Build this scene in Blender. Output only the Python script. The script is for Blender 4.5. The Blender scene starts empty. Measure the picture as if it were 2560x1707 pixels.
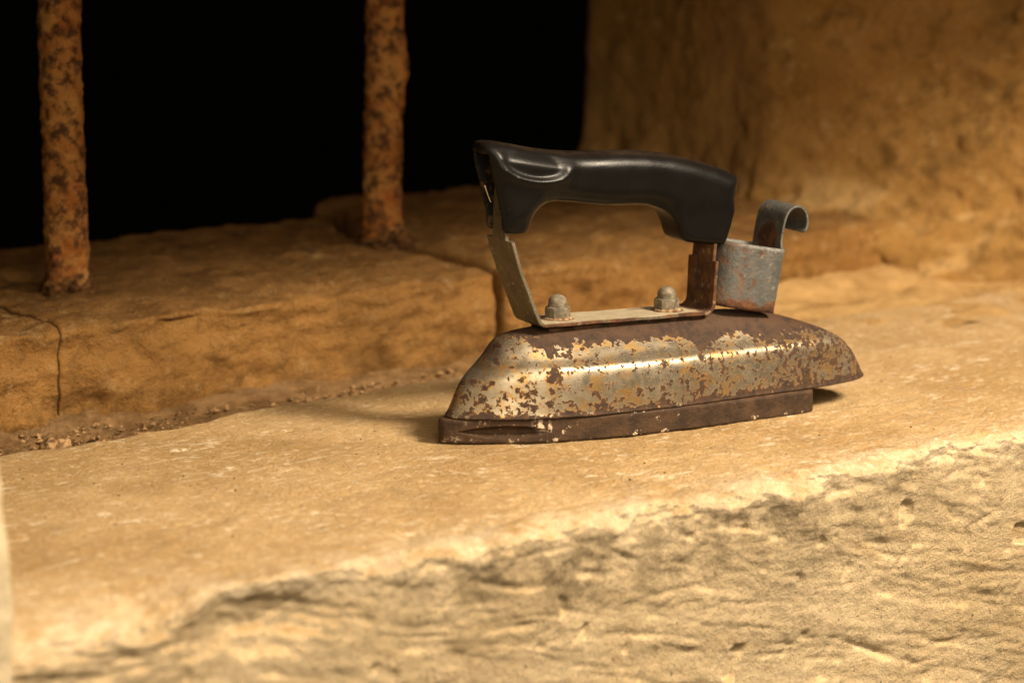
import bpy, bmesh, math, random
import numpy as np

random.seed(7)
S = bpy.context.scene
COL = S.collection
R = math.radians

# ------------------------------------------------------------------ camera
# world: X along the window sill, Y into the window, Z up; origin = nose of the clothes iron on the sill
PHI = R(38.0)      # the camera looks along the sill at this angle
PITCH = R(11.0)
cam_d = bpy.data.cameras.new('camera')
cam = bpy.data.objects.new('camera', cam_d); COL.objects.link(cam)
cam.location = (-0.80754, -1.09149, 0.31479)
cam.rotation_euler = (R(90) - PITCH, 0, -PHI)
cam_d.sensor_width = 36.0
cam_d.lens = 100.0
cam_d.clip_start = 0.05
cam_d.clip_end = 50
cam_d.dof.use_dof = True
cam_d.dof.focus_distance = 1.405
cam_d.dof.aperture_fstop = 7.5
S.camera = cam
S.render.resolution_x = 1024
S.render.resolution_y = 682

# ------------------------------------------------------------------ world and lamps
W = bpy.data.worlds.new('World'); S.world = W; W.use_nodes = True
W.node_tree.nodes['Background'].inputs[0].default_value = (1.0, 0.75, 0.5, 1)
W.node_tree.nodes['Background'].inputs[1].default_value = 0.0006

def lamp(name, typ, loc, target, energy, color, **kw):
    d = bpy.data.lights.new(name, typ); o = bpy.data.objects.new(name, d); COL.objects.link(o)
    o.location = loc
    v = np.array(target, float) - np.array(loc, float)
    import mathutils
    o.rotation_euler = mathutils.Vector(v).to_track_quat('-Z', 'Y').to_euler()
    d.energy = energy; d.color = color
    for k, x in kw.items(): setattr(d, k, x)
    return o

lamp('ceiling_lamp', 'AREA', (0.46, -1.00, 1.02), (0.22, -0.06, 0.0), 44, (1.0, 0.825, 0.61), shape='DISK', size=0.38)
lamp('room_fill', 'AREA', (-0.85, -1.75, 0.90), (0.15, 0.1, 0.0), 31, (1.0, 0.79, 0.53), shape='DISK', size=1.6)  # large unseen fill light, added to brighten the back and the metal

S.view_settings.view_transform = 'Standard'
S.view_settings.look = 'None'
S.view_settings.exposure = 0.28
S.view_settings.gamma = 1.0
S.view_settings.use_curve_mapping = False

# ------------------------------------------------------------------ numpy noise
def _h(ix, iy, iz, seed):
    h = (ix.astype(np.uint32) * np.uint32(374761393) + iy.astype(np.uint32) * np.uint32(668265263)
         + iz.astype(np.uint32) * np.uint32(2147483647) + np.uint32((seed * 974634777) & 0xffffffff))
    h = (h ^ (h >> np.uint32(13))) * np.uint32(1274126177)
    h = h ^ (h >> np.uint32(16))
    h = h * np.uint32(2246822519); h = h ^ (h >> np.uint32(15))
    return h

_G = np.array([(1,1,0),(-1,1,0),(1,-1,0),(-1,-1,0),(1,0,1),(-1,0,1),(1,0,-1),(-1,0,-1),
               (0,1,1),(0,-1,1),(0,1,-1),(0,-1,-1),(1,1,0),(-1,1,0),(0,-1,1),(0,-1,-1)], float)

def perlin(P, seed=0):
    P = np.asarray(P, float)
    f0 = np.floor(P); i = f0.astype(np.int64); f = P - f0
    u = f * f * f * (f * (f * 6 - 15) + 10)
    out = 0
    for dx in (0, 1):
        for dy in (0, 1):
            for dz in (0, 1):
                g = _G[_h(i[:, 0] + dx, i[:, 1] + dy, i[:, 2] + dz, seed) & np.uint32(15)]
                d = (f[:, 0] - dx) * g[:, 0] + (f[:, 1] - dy) * g[:, 1] + (f[:, 2] - dz) * g[:, 2]
                w = (u[:, 0] if dx else 1 - u[:, 0]) * (u[:, 1] if dy else 1 - u[:, 1]) * (u[:, 2] if dz else 1 - u[:, 2])
                out = out + d * w
    return out

def fbm(P, seed=0, octs=4, gain=0.5, lac=2.03):
    P = np.asarray(P, float); a = 1.0; s = 0
    for k in range(octs):
        s = s + a * perlin(P * lac ** k, seed + k * 17); a *= gain
    return s

def sstep(a, b, x):
    t = np.clip((x - a) / (b - a), 0, 1); return t * t * (3 - 2 * t)

# ------------------------------------------------------------------ mesh helpers
def link_mesh(name, V, F, mat, parent=None, smooth=True, attrs=None):
    me = bpy.data.meshes.new(name)
    me.from_pydata([tuple(v) for v in V], [], [tuple(f) for f in F])
    me.update()
    if smooth: me.polygons.foreach_set('use_smooth', np.ones(len(me.polygons), bool))
    if attrs:
        for k, a in attrs.items():
            at = me.attributes.new(k, 'FLOAT', 'POINT'); at.data.foreach_set('value', np.asarray(a, np.float32))
    o = bpy.data.objects.new(name, me); COL.objects.link(o)
    if mat: me.materials.append(mat)
    if parent: o.parent = parent
    return o

def empty(name, loc=(0, 0, 0), rz=0.0):
    o = bpy.data.objects.new(name, None); COL.objects.link(o)
    o.location = loc; o.rotation_euler = (0, 0, rz); o.empty_display_size = 0.02
    return o

def tag(o, label=None, cat=None, group=None, kind=None):
    if label: o['label'] = label
    if cat: o['category'] = cat
    if group: o['group'] = group
    if kind: o['kind'] = kind
    return o

def span(*segs):
    """piecewise uniform coordinates: span(a, step, b, step, c ...)"""
    out = [segs[0]]
    for k in range(1, len(segs), 2):
        st, b = segs[k], segs[k + 1]; a = out[-1]
        n = max(1, int(round((b - a) / st)))
        out += list(a + (b - a) * (np.arange(1, n + 1) / n))
    return np.array(out)

def rock_block(name, xs, ys, zs, r, disp, mat, parent=None, faces='xXyYzZ', attr=None):
    """a rounded stone block whose faces are fine grids pushed about by disp(P, N) -> offset vectors"""
    lo = np.array([xs[0], ys[0], zs[0]]); hi = np.array([xs[-1], ys[-1], zs[-1]])
    Vs, Fs, off = [], [], 0
    def grid(A, B, fn, flip):
        nonlocal off
        a, b = np.meshgrid(A, B, indexing='ij'); P = fn(a.ravel(), b.ravel()); nA, nB = len(A), len(B)
        idx = np.arange(nA * nB).reshape(nA, nB) + off
        q = np.stack([idx[:-1, :-1], idx[1:, :-1], idx[1:, 1:], idx[:-1, 1:]], -1).reshape(-1, 4)
        if flip: q = q[:, ::-1]
        Vs.append(P); Fs.append(q); off += nA * nB
    st = lambda *a: np.stack(np.broadcast_arrays(*a), -1)
    if 'x' in faces: grid(ys, zs, lambda a, b: st(xs[0], a, b), True)
    if 'X' in faces: grid(ys, zs, lambda a, b: st(xs[-1], a, b), False)
    if 'y' in faces: grid(xs, zs, lambda a, b: st(a, ys[0], b), False)
    if 'Y' in faces: grid(xs, zs, lambda a, b: st(a, ys[-1], b), True)
    if 'z' in faces: grid(xs, ys, lambda a, b: st(a, b, zs[0]), True)
    if 'Z' in faces: grid(xs, ys, lambda a, b: st(a, b, zs[-1]), False)
    P = np.concatenate(Vs); F = np.concatenate(Fs)
    key = np.round(P * 1e6).astype(np.int64)
    _, first, inv = np.unique(key, axis=0, return_index=True, return_inverse=True)
    P = P[first]; F = inv.reshape(-1)[F]
    q = np.clip(P, lo + r, hi - r); d = P - q
    n = np.linalg.norm(d, axis=1, keepdims=True)
    N = d / np.maximum(n, 1e-9)
    m = np.abs(d).max(axis=1, keepdims=True)
    P2 = q + N * np.where(n > 0, r, 0) * np.where(m > 0, 1, 0)
    P3 = P2 + disp(P2, N)
    at = attr(P2, N) if attr else None
    return link_mesh(name, P3, F, mat, parent, True, at)

# ------------------------------------------------------------------ material helpers
class NT:
    def __init__(s, name):
        s.m = bpy.data.materials.new(name); s.m.use_nodes = True
        s.t = s.m.node_tree; s.n = s.t.nodes; s.l = s.t.links
        s.bsdf = s.n['Principled BSDF']
        s.co = s.n.new('ShaderNodeTexCoord').outputs['Object']
    def mk(s, typ, ins=None, **props):
        nd = s.n.new(typ)
        for k, v in props.items(): setattr(nd, k, v)
        for k, v in (ins or {}).items(): s.put(nd.inputs[k], v)
        return nd
    def put(s, sock, v):
        if isinstance(v, bpy.types.NodeSocket): s.l.new(v, sock)
        else: sock.default_value = v
    def mapping(s, scale=(1, 1, 1), rot=(0, 0, 0), loc=(0, 0, 0), vec=None):
        return s.mk('ShaderNodeMapping', {0: vec or s.co, 'Scale': scale, 'Rotation': rot, 'Location': loc}).outputs[0]
    def noise(s, scale, detail=5, rough=0.55, dist=0.0, vec=None):
        return s.mk('ShaderNodeTexNoise', {'Vector': vec or s.co, 'Scale': scale, 'Detail': detail, 'Roughness': rough, 'Distortion': dist}).outputs[0]
    def voro(s, scale, vec=None, feature='F1', rnd=1.0, out='Distance'):
        return s.mk('ShaderNodeTexVoronoi', {'Vector': vec or s.co, 'Scale': scale, 'Randomness': rnd}, feature=feature).outputs[out]
    def ramp(s, x, a, b, lo=0.0, hi=1.0):
        return s.mk('ShaderNodeMapRange', {0: x, 1: a, 2: b, 3: lo, 4: hi}, interpolation_type='SMOOTHSTEP').outputs[0]
    def mix(s, f, a, b):
        nd = s.n.new('ShaderNodeMix'); nd.data_type = 'RGBA'
        c = lambda v: v if isinstance(v, bpy.types.NodeSocket) else (v[0], v[1], v[2], 1)
        s.put(nd.inputs[0], f); s.put(nd.inputs[6], c(a)); s.put(nd.inputs[7], c(b)); return nd.outputs[2]
    def mixf(s, f, a, b):
        nd = s.n.new('ShaderNodeMix'); nd.data_type = 'FLOAT'
        s.put(nd.inputs[0], f); s.put(nd.inputs[2], a); s.put(nd.inputs[3], b); return nd.outputs[0]
    def math(s, op, a, b=0.0, clamp=False):
        nd = s.mk('ShaderNodeMath', {0: a, 1: b}, operation=op); nd.use_clamp = clamp; return nd.outputs[0]
    def sep(s, vec=None):
        return s.mk('ShaderNodeSeparateXYZ', {0: vec or s.co}).outputs
    def normal_z(s):
        g = s.n.new('ShaderNodeNewGeometry'); return s.sep(g.outputs['Normal'])[2]
    def attr(s, name):
        return s.mk('ShaderNodeAttribute', attribute_name=name).outputs['Fac']
    def bump(s, h, dist, strength=1.0, prev=None):
        ins = {'Height': h, 'Distance': dist, 'Strength': strength}
        if prev is not None: ins['Normal'] = prev
        return s.mk('ShaderNodeBump', ins).outputs[0]
    def out(s, color, rough=0.8, metal=0.0, normal=None, spec=None):
        s.put(s.bsdf.inputs['Base Color'], color if isinstance(color, bpy.types.NodeSocket) else (*color, 1))
        s.put(s.bsdf.inputs['Roughness'], rough); s.put(s.bsdf.inputs['Metallic'], metal)
        if spec is not None: s.put(s.bsdf.inputs['Specular IOR Level'], spec)
        if normal is not None: s.put(s.bsdf.inputs['Normal'], normal)
        return s.m

def mat_stone(name, top, topb, face, faceb, pale, sill=True, bumpd=0.0012, dirt=0.35):
    t = NT(name)
    nz = t.normal_z()
    n1 = t.noise(9, 6, 0.6); n2 = t.noise(38, 7, 0.68); n3 = t.noise(210, 4, 0.6); n4 = t.noise(3.2, 3, 0.5)
    up = t.ramp(nz, 0.35, 0.8)
    ct = t.mix(t.ramp(n1, 0.38, 0.64), top, topb)
    cf = t.mix(t.ramp(n1, 0.38, 0.64), face, faceb)
    cf = t.mix(t.math('MULTIPLY', t.ramp(n4, 0.45, 0.62), 0.18), cf, [x * 0.66 for x in faceb])
    c = t.mix(up, cf, ct)
    # brown and dark mottling, fine pale grain
    c = t.mix(t.math('MULTIPLY', t.ramp(n2, 0.50, 0.72), t.mixf(up, dirt * 0.6, dirt)), c, [x * 0.45 for x in faceb])
    c = t.mix(t.math('MULTIPLY', t.ramp(n3, 0.52, 0.72), t.mixf(up, 0.22, 0.45)), c, pale)
    c = t.mix(t.math('MULTIPLY', t.ramp(t.noise(340, 5, 0.7, 0.0, t.mapping(loc=(4, 2, 7))), 0.52, 0.66), t.mixf(up, 0.42, 0.22)), c, [x * 0.50 for x in faceb])
    c = t.mix(t.math('MULTIPLY', t.ramp(t.noise(95, 6, 0.7), 0.56, 0.70), 0.28), c, [x * 0.62 for x in faceb])
    if sill:
        # chalky rubbed patches and scratches in several directions
        m = None
        for k, (sc, rz) in enumerate((((55, 190, 60), -20), ((110, 110, 60), 21), ((45, 170, 60), -42))):
            s1 = t.noise(1.0, 8, 0.72, 0.3, t.mapping(sc, (0, 0, R(rz)), (k * 3.1, k, 0)))
            q = t.math('MULTIPLY', t.ramp(s1, 0.53, 0.64), t.ramp(t.noise((9, 13, 18)[k], 4, 0.6, 0, t.mapping((1, 1.8, 1), loc=(k, 2 * k, 0))), 0.51, 0.66))
            m = q if m is None else t.math('MAXIMUM', m, q)
        c = t.mix(t.math('MULTIPLY', t.math('MULTIPLY', m, up), 0.9), c, pale)
        c = t.mix(t.math('MULTIPLY', t.math('MULTIPLY', t.ramp(t.noise(15, 6, 0.62), 0.52, 0.68), up), 0.5), c, [x * 0.78 for x in topb])
        sp = t.ramp(t.noise(420, 2, 0.5), 0.67, 0.74)
        c = t.mix(t.math('MULTIPLY', sp, 0.7), c, (0.10, 0.06, 0.03))
        # dark pores and ochre seams in the hewn face
        fp = t.math('MULTIPLY', t.ramp(t.noise(120, 5, 0.62, 0.2), 0.60, 0.70), t.math('SUBTRACT', 1.0, up))
        c = t.mix(t.math('MULTIPLY', fp, 0.30), c, [x * 0.34 for x in faceb])
        fo = t.math('MULTIPLY', t.ramp(t.noise(1.0, 6, 0.65, 0.4, t.mapping((12, 12, 44), (0, R(-13), 0))), 0.56, 0.70), t.math('SUBTRACT', 1.0, up))
        c = t.mix(t.math('MULTIPLY', fo, 0.25), c, (0.55, 0.31, 0.10))
    if not sill:
        c = t.mix(t.math('MULTIPLY', t.ramp(t.noise(58, 8, 0.78), 0.50, 0.66), 0.6), c, [x * 0.40 for x in faceb])
        c = t.mix(t.math('MULTIPLY', t.ramp(t.noise(75, 8, 0.78, 0.0, t.mapping(loc=(3, 1, 2))), 0.53, 0.68), 0.6), c, pale)
        c = t.mix(t.math('MULTIPLY', t.ramp(t.noise(6, 5, 0.6, 0.0, t.mapping(loc=(1, 5, 2))), 0.48, 0.66), 0.5), c, [x * 0.6 for x in topb])
    em = t.math('MULTIPLY', t.attr('edge'), t.ramp(t.noise(46, 6, 0.7), 0.38, 0.58))
    c = t.mix(t.math('MULTIPLY', em, 0.55), c, pale)
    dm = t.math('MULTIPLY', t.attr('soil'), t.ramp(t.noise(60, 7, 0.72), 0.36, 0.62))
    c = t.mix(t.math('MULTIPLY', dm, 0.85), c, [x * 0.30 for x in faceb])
    b = t.bump(t.noise(150, 8, 0.72), bumpd)
    b = t.bump(t.noise(620, 4, 0.6), bumpd * 0.4, 1.0, b)
    if sill:
        b = t.bump(t.noise(240, 6, 0.72), 0.0014, up, b)
        side = t.ramp(nz, 0.7, 0.3, 0.0, 1.0)
        patch = t.math('MULTIPLY', side, t.ramp(t.noise(14, 3, 0.5), 0.38, 0.62, 0.3, 1.0))
        b = t.bump(t.noise(1.0, 8, 0.74, 0.6, t.mapping((18, 18, 260), (0, R(-12), 0))), 0.0030, patch, b)
        b = t.bump(t.noise(330, 7, 0.78), 0.0022, side, b)
        b = t.bump(t.noise(800, 3, 0.7), 0.0016, side, b)
    return t.out(c, 0.92, 0, b, 0.15)

M_SILL = mat_stone('limestone_sill', (0.54, 0.370, 0.182), (0.42, 0.268, 0.114), (0.70, 0.545, 0.335), (0.61, 0.455, 0.258), (0.84, 0.72, 0.53), True, 0.0020)
M_SLAB = mat_stone('limestone_slab', (0.36, 0.188, 0.058), (0.27, 0.134, 0.038), (0.42, 0.220, 0.066), (0.31, 0.155, 0.043), (0.54, 0.37, 0.18), False, 0.0042, 0.6)
M_JAMB = mat_stone('plastered_jamb', (0.52, 0.33, 0.135), (0.46, 0.27, 0.095), (0.35, 0.196, 0.060), (0.26, 0.136, 0.036), (0.46, 0.31, 0.145), False, 0.0024, 0.6)
M_LEFT = mat_stone('pale_plaster', (0.50, 0.42, 0.28), (0.47, 0.39, 0.25), (0.53, 0.44, 0.29), (0.48, 0.39, 0.25), (0.72, 0.62, 0.44), False, 0.0008, 0.1)

def mat_dirt():
    t = NT('gutter_dirt')
    n = t.noise(70, 8, 0.7); k = t.noise(14, 4, 0.6)
    c = t.mix(t.ramp(n, 0.35, 0.65), (0.17, 0.096, 0.039), (0.32, 0.194, 0.087))
    c = t.mix(t.math('MULTIPLY', t.ramp(k, 0.5, 0.7), 0.5), c, (0.33, 0.23, 0.13))
    pl = t.mix(t.ramp(t.noise(40, 7, 0.68), 0.38, 0.66), (0.56, 0.36, 0.15), (0.42, 0.25, 0.095))
    c = t.mix(t.math('MULTIPLY', t.attr('plaster'), t.ramp(t.noise(50, 5, 0.65), 0.25, 0.5, 0.6, 1.0)), c, pl)
    b = t.bump(t.noise(260, 8, 0.75), 0.003)
    return t.out(c, 0.97, 0, b, 0.1)
M_DIRT = mat_dirt()

def mat_grit(name, a, b):
    t = NT(name)
    c = t.mix(t.ramp(t.noise(300, 3, 0.5), 0.4, 0.6), a, b)
    return t.out(c, 0.9, 0, None, 0.2)
M_GRIT = mat_grit('loose_grit', (0.10, 0.065, 0.035), (0.42, 0.29, 0.14))
M_CRUMB = mat_grit('gutter_crumbs', (0.12, 0.066, 0.028), (0.34, 0.21, 0.10))
M_GRIT_DARK = mat_grit('dark_grit', (0.02, 0.014, 0.010), (0.10, 0.06, 0.03))

def mat_bar():
    t = NT('rusted_bar')
    n = t.noise(150, 8, 0.70, 0.1); k = t.noise(50, 8, 0.72)
    c = t.mix(t.ramp(k, 0.36, 0.62), (0.29, 0.098, 0.019), (0.42, 0.215, 0.064))
    c = t.mix(t.math('MULTIPLY', t.ramp(n, 0.44, 0.62), 0.92), c, (0.050, 0.021, 0.009))
    v = t.voro(110, t.mapping((1, 1, 0.8)))
    c = t.mix(t.math('MULTIPLY', t.ramp(v, 0.45, 0.15), t.ramp(k, 0.50, 0.58)), c, (0.075, 0.032, 0.016))
    b = t.bump(t.noise(110, 8, 0.7), 0.0025)
    return t.out(c, 0.88, 0.0, b, 0.25)
M_BAR = mat_bar()
def mat_crust():
    t = NT('rust_crust')
    c = t.mix(t.ramp(t.noise(150, 7, 0.7), 0.40, 0.62), (0.045, 0.019, 0.008), (0.24, 0.115, 0.038))
    return t.out(c, 0.95, 0, t.bump(t.noise(200, 7, 0.75), 0.004), 0.15)
M_CRUST = mat_crust()

def mat_cover():
    """plated steel with amber stains, clustered brown rust scabs, a fully rusted crown and finer pitting to the heel"""
    t = NT('rusted_plated_steel')
    x, y, z = t.sep()[0:3]
    heel = t.ramp(x, 0.09, 0.20)
    lowf = t.noise(34, 3, 0.5)
    lf = t.math('SUBTRACT', lowf, 0.5)
    # more rust towards the crown (lower down at the heel), the rim and the heel
    zc = t.math('ADD', z, t.math('MULTIPLY', heel, 0.0055))
    crown = t.math('MULTIPLY', t.ramp(t.math('ADD', zc, t.math('MULTIPLY', lf, 0.022)), 0.0385, 0.0535, 0.0, 0.36), t.ramp(x, 0.030, 0.085, 0.45, 1.0))
    rim = t.math('MULTIPLY', t.ramp(t.math('ADD', z, t.math('MULTIPLY', lf, 0.008)), 0.0175, 0.0130, 0.0, 0.17), t.ramp(x, 0.01, 0.13, 0.45, 1.0))
    nose = t.ramp(x, 0.030, 0.012, 0.0, 0.03)
    push = t.math('ADD', t.math('ADD', crown, rim), nose)
    # scabs: lumpy clusters a few millimetres across
    dv = t.mk('ShaderNodeVectorMath', {0: t.mk('ShaderNodeTexNoise', {'Vector': t.co, 'Scale': 330.0, 'Detail': 2.0}).outputs[1], 'Scale': 0.0022}, operation='SCALE').outputs[0]
    pv = t.mk('ShaderNodeVectorMath', {0: t.co, 1: dv}, operation='ADD').outputs[0]
    a1 = t.noise(180, 6, 0.58, 0.0, pv)
    th1 = t.math('SUBTRACT', t.math('SUBTRACT', 0.578, t.math('MULTIPLY', lf, 0.42)), push)
    scab = t.ramp(t.math('SUBTRACT', a1, th1), -0.014, 0.018)
    # pitting: fine specks, dense at the heel
    a2 = t.noise(400, 5, 0.55, 0.0, pv)
    g2 = t.math('SUBTRACT', t.noise(48, 3, 0.5), 0.5)
    th2 = t.math('SUBTRACT', t.math('SUBTRACT', t.mixf(heel, 0.580, 0.498), t.math('MULTIPLY', g2, 0.26)), t.math('MULTIPLY', push, 0.9))
    speck = t.ramp(t.math('SUBTRACT', a2, th2), -0.015, 0.045)
    rust = t.math('MAXIMUM', scab, speck)
    # amber stain
    st = t.ramp(t.math('ADD', t.math('ADD', t.noise(105, 5, 0.6), t.math('MULTIPLY', t.math('SUBTRACT', a1, th1), 0.45)), t.math('MULTIPLY', t.math('SUBTRACT', a2, th2), 0.25)), 0.37, 0.59)
    st = t.math('MULTIPLY', st, t.ramp(t.noise(420, 3, 0.6), 0.30, 0.60, 0.45, 0.95))
    steel = t.mix(t.ramp(t.noise(30, 3, 0.5), 0.35, 0.65), (0.28, 0.245, 0.18), (0.36, 0.32, 0.245))
    c = t.mix(t.math('MULTIPLY', st, 0.80), steel, (0.36, 0.20, 0.042))
    rc = t.mix(t.ramp(t.noise(260, 6, 0.65), 0.35, 0.66), (0.022, 0.0100, 0.0048), (0.056, 0.026, 0.0100))
    rc = t.mix(t.ramp(t.math('MAXIMUM', t.math('SUBTRACT', a1, th1), t.math('MULTIPLY', t.math('SUBTRACT', a2, th2), 0.6)), 0.0, 0.05), (0.115, 0.052, 0.0145), rc)
    rc = t.mix(t.math('MULTIPLY', t.ramp(crown, 0.1, 0.3), t.ramp(t.noise(75, 6, 0.65), 0.40, 0.64)), rc, (0.062, 0.029, 0.0125))
    c = t.mix(rust, c, rc)
    rough = t.mixf(rust, t.mixf(st, t.ramp(t.noise(160, 4, 0.6), 0.3, 0.7, 0.28, 0.42), 0.42), 0.80)
    metal = t.mixf(rust, t.mixf(st, 0.82, 0.80), 0.05)
    b = t.bump(rust, 0.00003)
    b = t.bump(t.noise(600, 4, 0.6), 0.0003, t.mixf(rust, 0.10, 1.0), b)
    b = t.bump(t.noise(40, 2, 0.4), 0.0010, 0.12, b)
    return t.out(c, rough, metal, b)
M_COVER = mat_cover()

def mat_sole():
    t = NT('rusted_cast_iron')
    x, y, z = t.sep()[0:3]
    n = t.noise(90, 7, 0.65)
    c = t.mix(t.ramp(n, 0.36, 0.66), (0.026, 0.0132, 0.0062), (0.066, 0.035, 0.0155))
    c = t.mix(t.math('MULTIPLY', t.ramp(t.noise(26, 3, 0.5), 0.52, 0.66), 0.5), c, (0.050, 0.025, 0.012))
    w = t.noise(190, 6, 0.7); g = t.noise(27, 3, 0.55)
    tz = t.ramp(z, 0.006, 0.0, 0.0, 0.05)
    wm = t.ramp(t.math('ADD', t.math('ADD', w, tz), t.math('MULTIPLY', t.math('SUBTRACT', g, 0.5), 0.55)), 0.645, 0.71)
    wm = t.math('MULTIPLY', wm, t.ramp(x, 0.012, 0.06, 0.35, 0.9))
    # the plaster splash above the groove
    sp = t.mk('ShaderNodeVectorMath', {0: t.co, 1: (0.0435, -0.0245, 0.0095)}, operation='DISTANCE').outputs['Value']
    sm = t.math('MULTIPLY', t.ramp(sp, 0.0058, 0.001), t.ramp(t.noise(210, 4, 0.6, 0.6), 0.47, 0.53))
    c = t.mix(t.math('MAXIMUM', wm, sm), c, (0.62, 0.50, 0.36))
    edge = t.ramp(z, 0.0113, 0.0120)
    c = t.mix(t.math('MULTIPLY', edge, t.ramp(t.noise(150, 4, 0.6), 0.45, 0.6)), c, (0.10, 0.050, 0.024))
    b = t.bump(t.noise(420, 6, 0.7), 0.0007)
    return t.out(c, 0.72, 0.15, b, 0.4)
M_SOLE = mat_sole()

def mat_bracket():
    t = NT('galvanised_strip')
    x, y, z = t.sep()[0:3]
    n = t.noise(110, 6, 0.65); k = t.noise(40, 4, 0.6)
    c = t.mix(t.ramp(n, 0.3, 0.7), (0.105, 0.090, 0.058), (0.17, 0.145, 0.10))
    c = t.mix(t.math('MULTIPLY', t.ramp(t.noise(380, 3, 0.6), 0.62, 0.7), 0.5), c, (0.68, 0.58, 0.40))
    c = t.mix(t.math('MULTIPLY', t.ramp(z, 0.060, 0.0572), t.ramp(t.normal_z(), 0.6, 0.9)), c, t.mix(t.ramp(n, 0.3, 0.7), (0.50, 0.42, 0.28), (0.62, 0.53, 0.38)))
    # rust: the heel upright, the near edge of the base, under the nuts
    h = t.ramp(t.math('ADD', x, t.math('MULTIPLY', t.math('SUBTRACT', k, 0.5), 0.03)), 0.134, 0.143)
    lo = t.math('MULTIPLY', t.ramp(z, 0.0575, 0.0550), t.ramp(t.math('ADD', y, t.math('MULTIPLY', t.math('SUBTRACT', k, 0.5), 0.012)), -0.0115, -0.0135))
    lo2 = t.ramp(z, 0.0545, 0.0525)
    sp = t.math('MULTIPLY', t.ramp(k, 0.64, 0.70), 0.7)
    n1 = t.mk('ShaderNodeVectorMath', {0: t.co, 1: (0.0655, 0, 0.057)}, operation='DISTANCE').outputs['Value']
    n2 = t.mk('ShaderNodeVectorMath', {0: t.co, 1: (0.1295, 0, 0.0555)}, operation='DISTANCE').outputs['Value']
    nn = t.math('MULTIPLY', t.ramp(t.math('ADD', t.math('MINIMUM', n1, n2), t.math('MULTIPLY', t.math('SUBTRACT', n, 0.5), 0.006)), 0.0098, 0.0082), 0.9)
    r = t.math('MAXIMUM', t.math('MAXIMUM', h, lo), t.math('MAXIMUM', sp, t.math('MAXIMUM', nn, lo2)))
    rc = t.mix(t.ramp(t.noise(130, 6, 0.65), 0.38, 0.66), (0.050, 0.020, 0.009), (0.125, 0.055, 0.021))
    rc = t.mix(t.math('MULTIPLY', t.ramp(t.noise(160, 5, 0.6), 0.58, 0.66), 0.5), rc, (0.30, 0.22, 0.13))
    c = t.mix(r, c, rc)
    b = t.bump(t.noise(500, 5, 0.65), 0.0004)
    return t.out(c, t.mixf(r, 0.52, 0.85), t.mixf(r, 0.45, 0.05), b, 0.4)
M_BRACKET = mat_bracket()

def mat_nut():
    t = NT('dusty_nut')
    n = t.noise(260, 5, 0.6)
    c = t.mix(t.ramp(n, 0.35, 0.68), (0.105, 0.088, 0.061), (0.23, 0.195, 0.14))
    b = t.bump(t.noise(700, 4, 0.6), 0.0003)
    return t.out(c, 0.72, 0.25, b, 0.3)
M_NUT = mat_nut()
def mat_washer():
    t = NT('rusty_washer')
    c = t.mix(t.ramp(t.noise(300, 5, 0.6), 0.4, 0.62), (0.11, 0.05, 0.022), (0.34, 0.24, 0.14))
    return t.out(c, 0.9, 0.0, t.bump(t.noise(600, 4, 0.6), 0.0005), 0.2)
M_WASHER = mat_washer()

def mat_guard():
    t = NT('grey_zinc_sheet')
    x, y, z = t.sep()[0:3]      # local: x to the heel, z up the cup, metres
    n = t.noise(140, 6, 0.65); k = t.noise(55, 5, 0.6)
    c = t.mix(t.ramp(n, 0.32, 0.7), (0.085, 0.087, 0.083), (0.150, 0.148, 0.136))
    c = t.mix(t.math('MULTIPLY', t.ramp(t.noise(240, 4, 0.6), 0.60, 0.68), 0.55), c, (0.30, 0.26, 0.19))
    low = t.ramp(t.math('ADD', z, t.math('MULTIPLY', t.math('SUBTRACT', k, 0.5), 0.036)), 0.0110, 0.0065)
    tabd = t.mk('ShaderNodeVectorMath', {0: t.co, 1: (0.0355, 0.0, 0.037)}, operation='DISTANCE').outputs['Value']
    tab = t.ramp(t.math('ADD', tabd, t.math('MULTIPLY', t.math('SUBTRACT', k, 0.5), 0.010)), 0.0115, 0.0095)
    leftr = t.math('MULTIPLY', t.ramp(x, 0.022, 0.010), t.ramp(n, 0.42, 0.62))
    leftr = t.math('MULTIPLY', leftr, 0.8)
    sp = t.math('MULTIPLY', t.ramp(t.noise(190, 6, 0.66), 0.58, 0.66), 0.8)
    r = t.math('MAXIMUM', t.math('MAXIMUM', low, tab), t.math('MAXIMUM', leftr, sp))
    rc = t.mix(t.ramp(t.noise(150, 6, 0.65), 0.38, 0.66), (0.045, 0.017, 0.008), (0.13, 0.055, 0.020))
    c = t.mix(r, c, rc)
    b = t.bump(t.noise(520, 5, 0.65), 0.0004)
    return t.out(c, t.mixf(r, 0.48, 0.88), t.mixf(r, 0.40, 0.05), b, 0.45)
M_GUARD = mat_guard()

def mat_handle():
    t = NT('black_bakelite')
    nz = t.normal_z()
    d = t.math('MULTIPLY', t.ramp(nz, 0.72, 1.0), t.ramp(t.noise(60, 5, 0.6), 0.30, 0.75))
    c = t.mix(t.math('MULTIPLY', d, 0.5), (0.0055, 0.005, 0.0045), (0.045, 0.027, 0.014))
    sp = t.ramp(t.noise(620, 2, 0.4), 0.80, 0.83)
    c = t.mix(t.math('MULTIPLY', sp, 0.6), c, (0.45, 0.35, 0.22))
    x = t.sep()[0]
    hol = t.attr('hollow')
    c = t.mix(t.math('MULTIPLY', hol, t.ramp(t.noise(220, 5, 0.65), 0.50, 0.62)), c, (0.055, 0.031, 0.014))
    rg = t.math('ADD', t.ramp(t.noise(90, 4, 0.6), 0.3, 0.7, 0.29, 0.37), t.math('MULTIPLY', d, 0.3))
    rg = t.mixf(hol, rg, 0.85)
    b = t.bump(t.noise(900, 3, 0.5), 0.00006)
    return t.out(c, rg, 0.0, b, 0.17)
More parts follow.
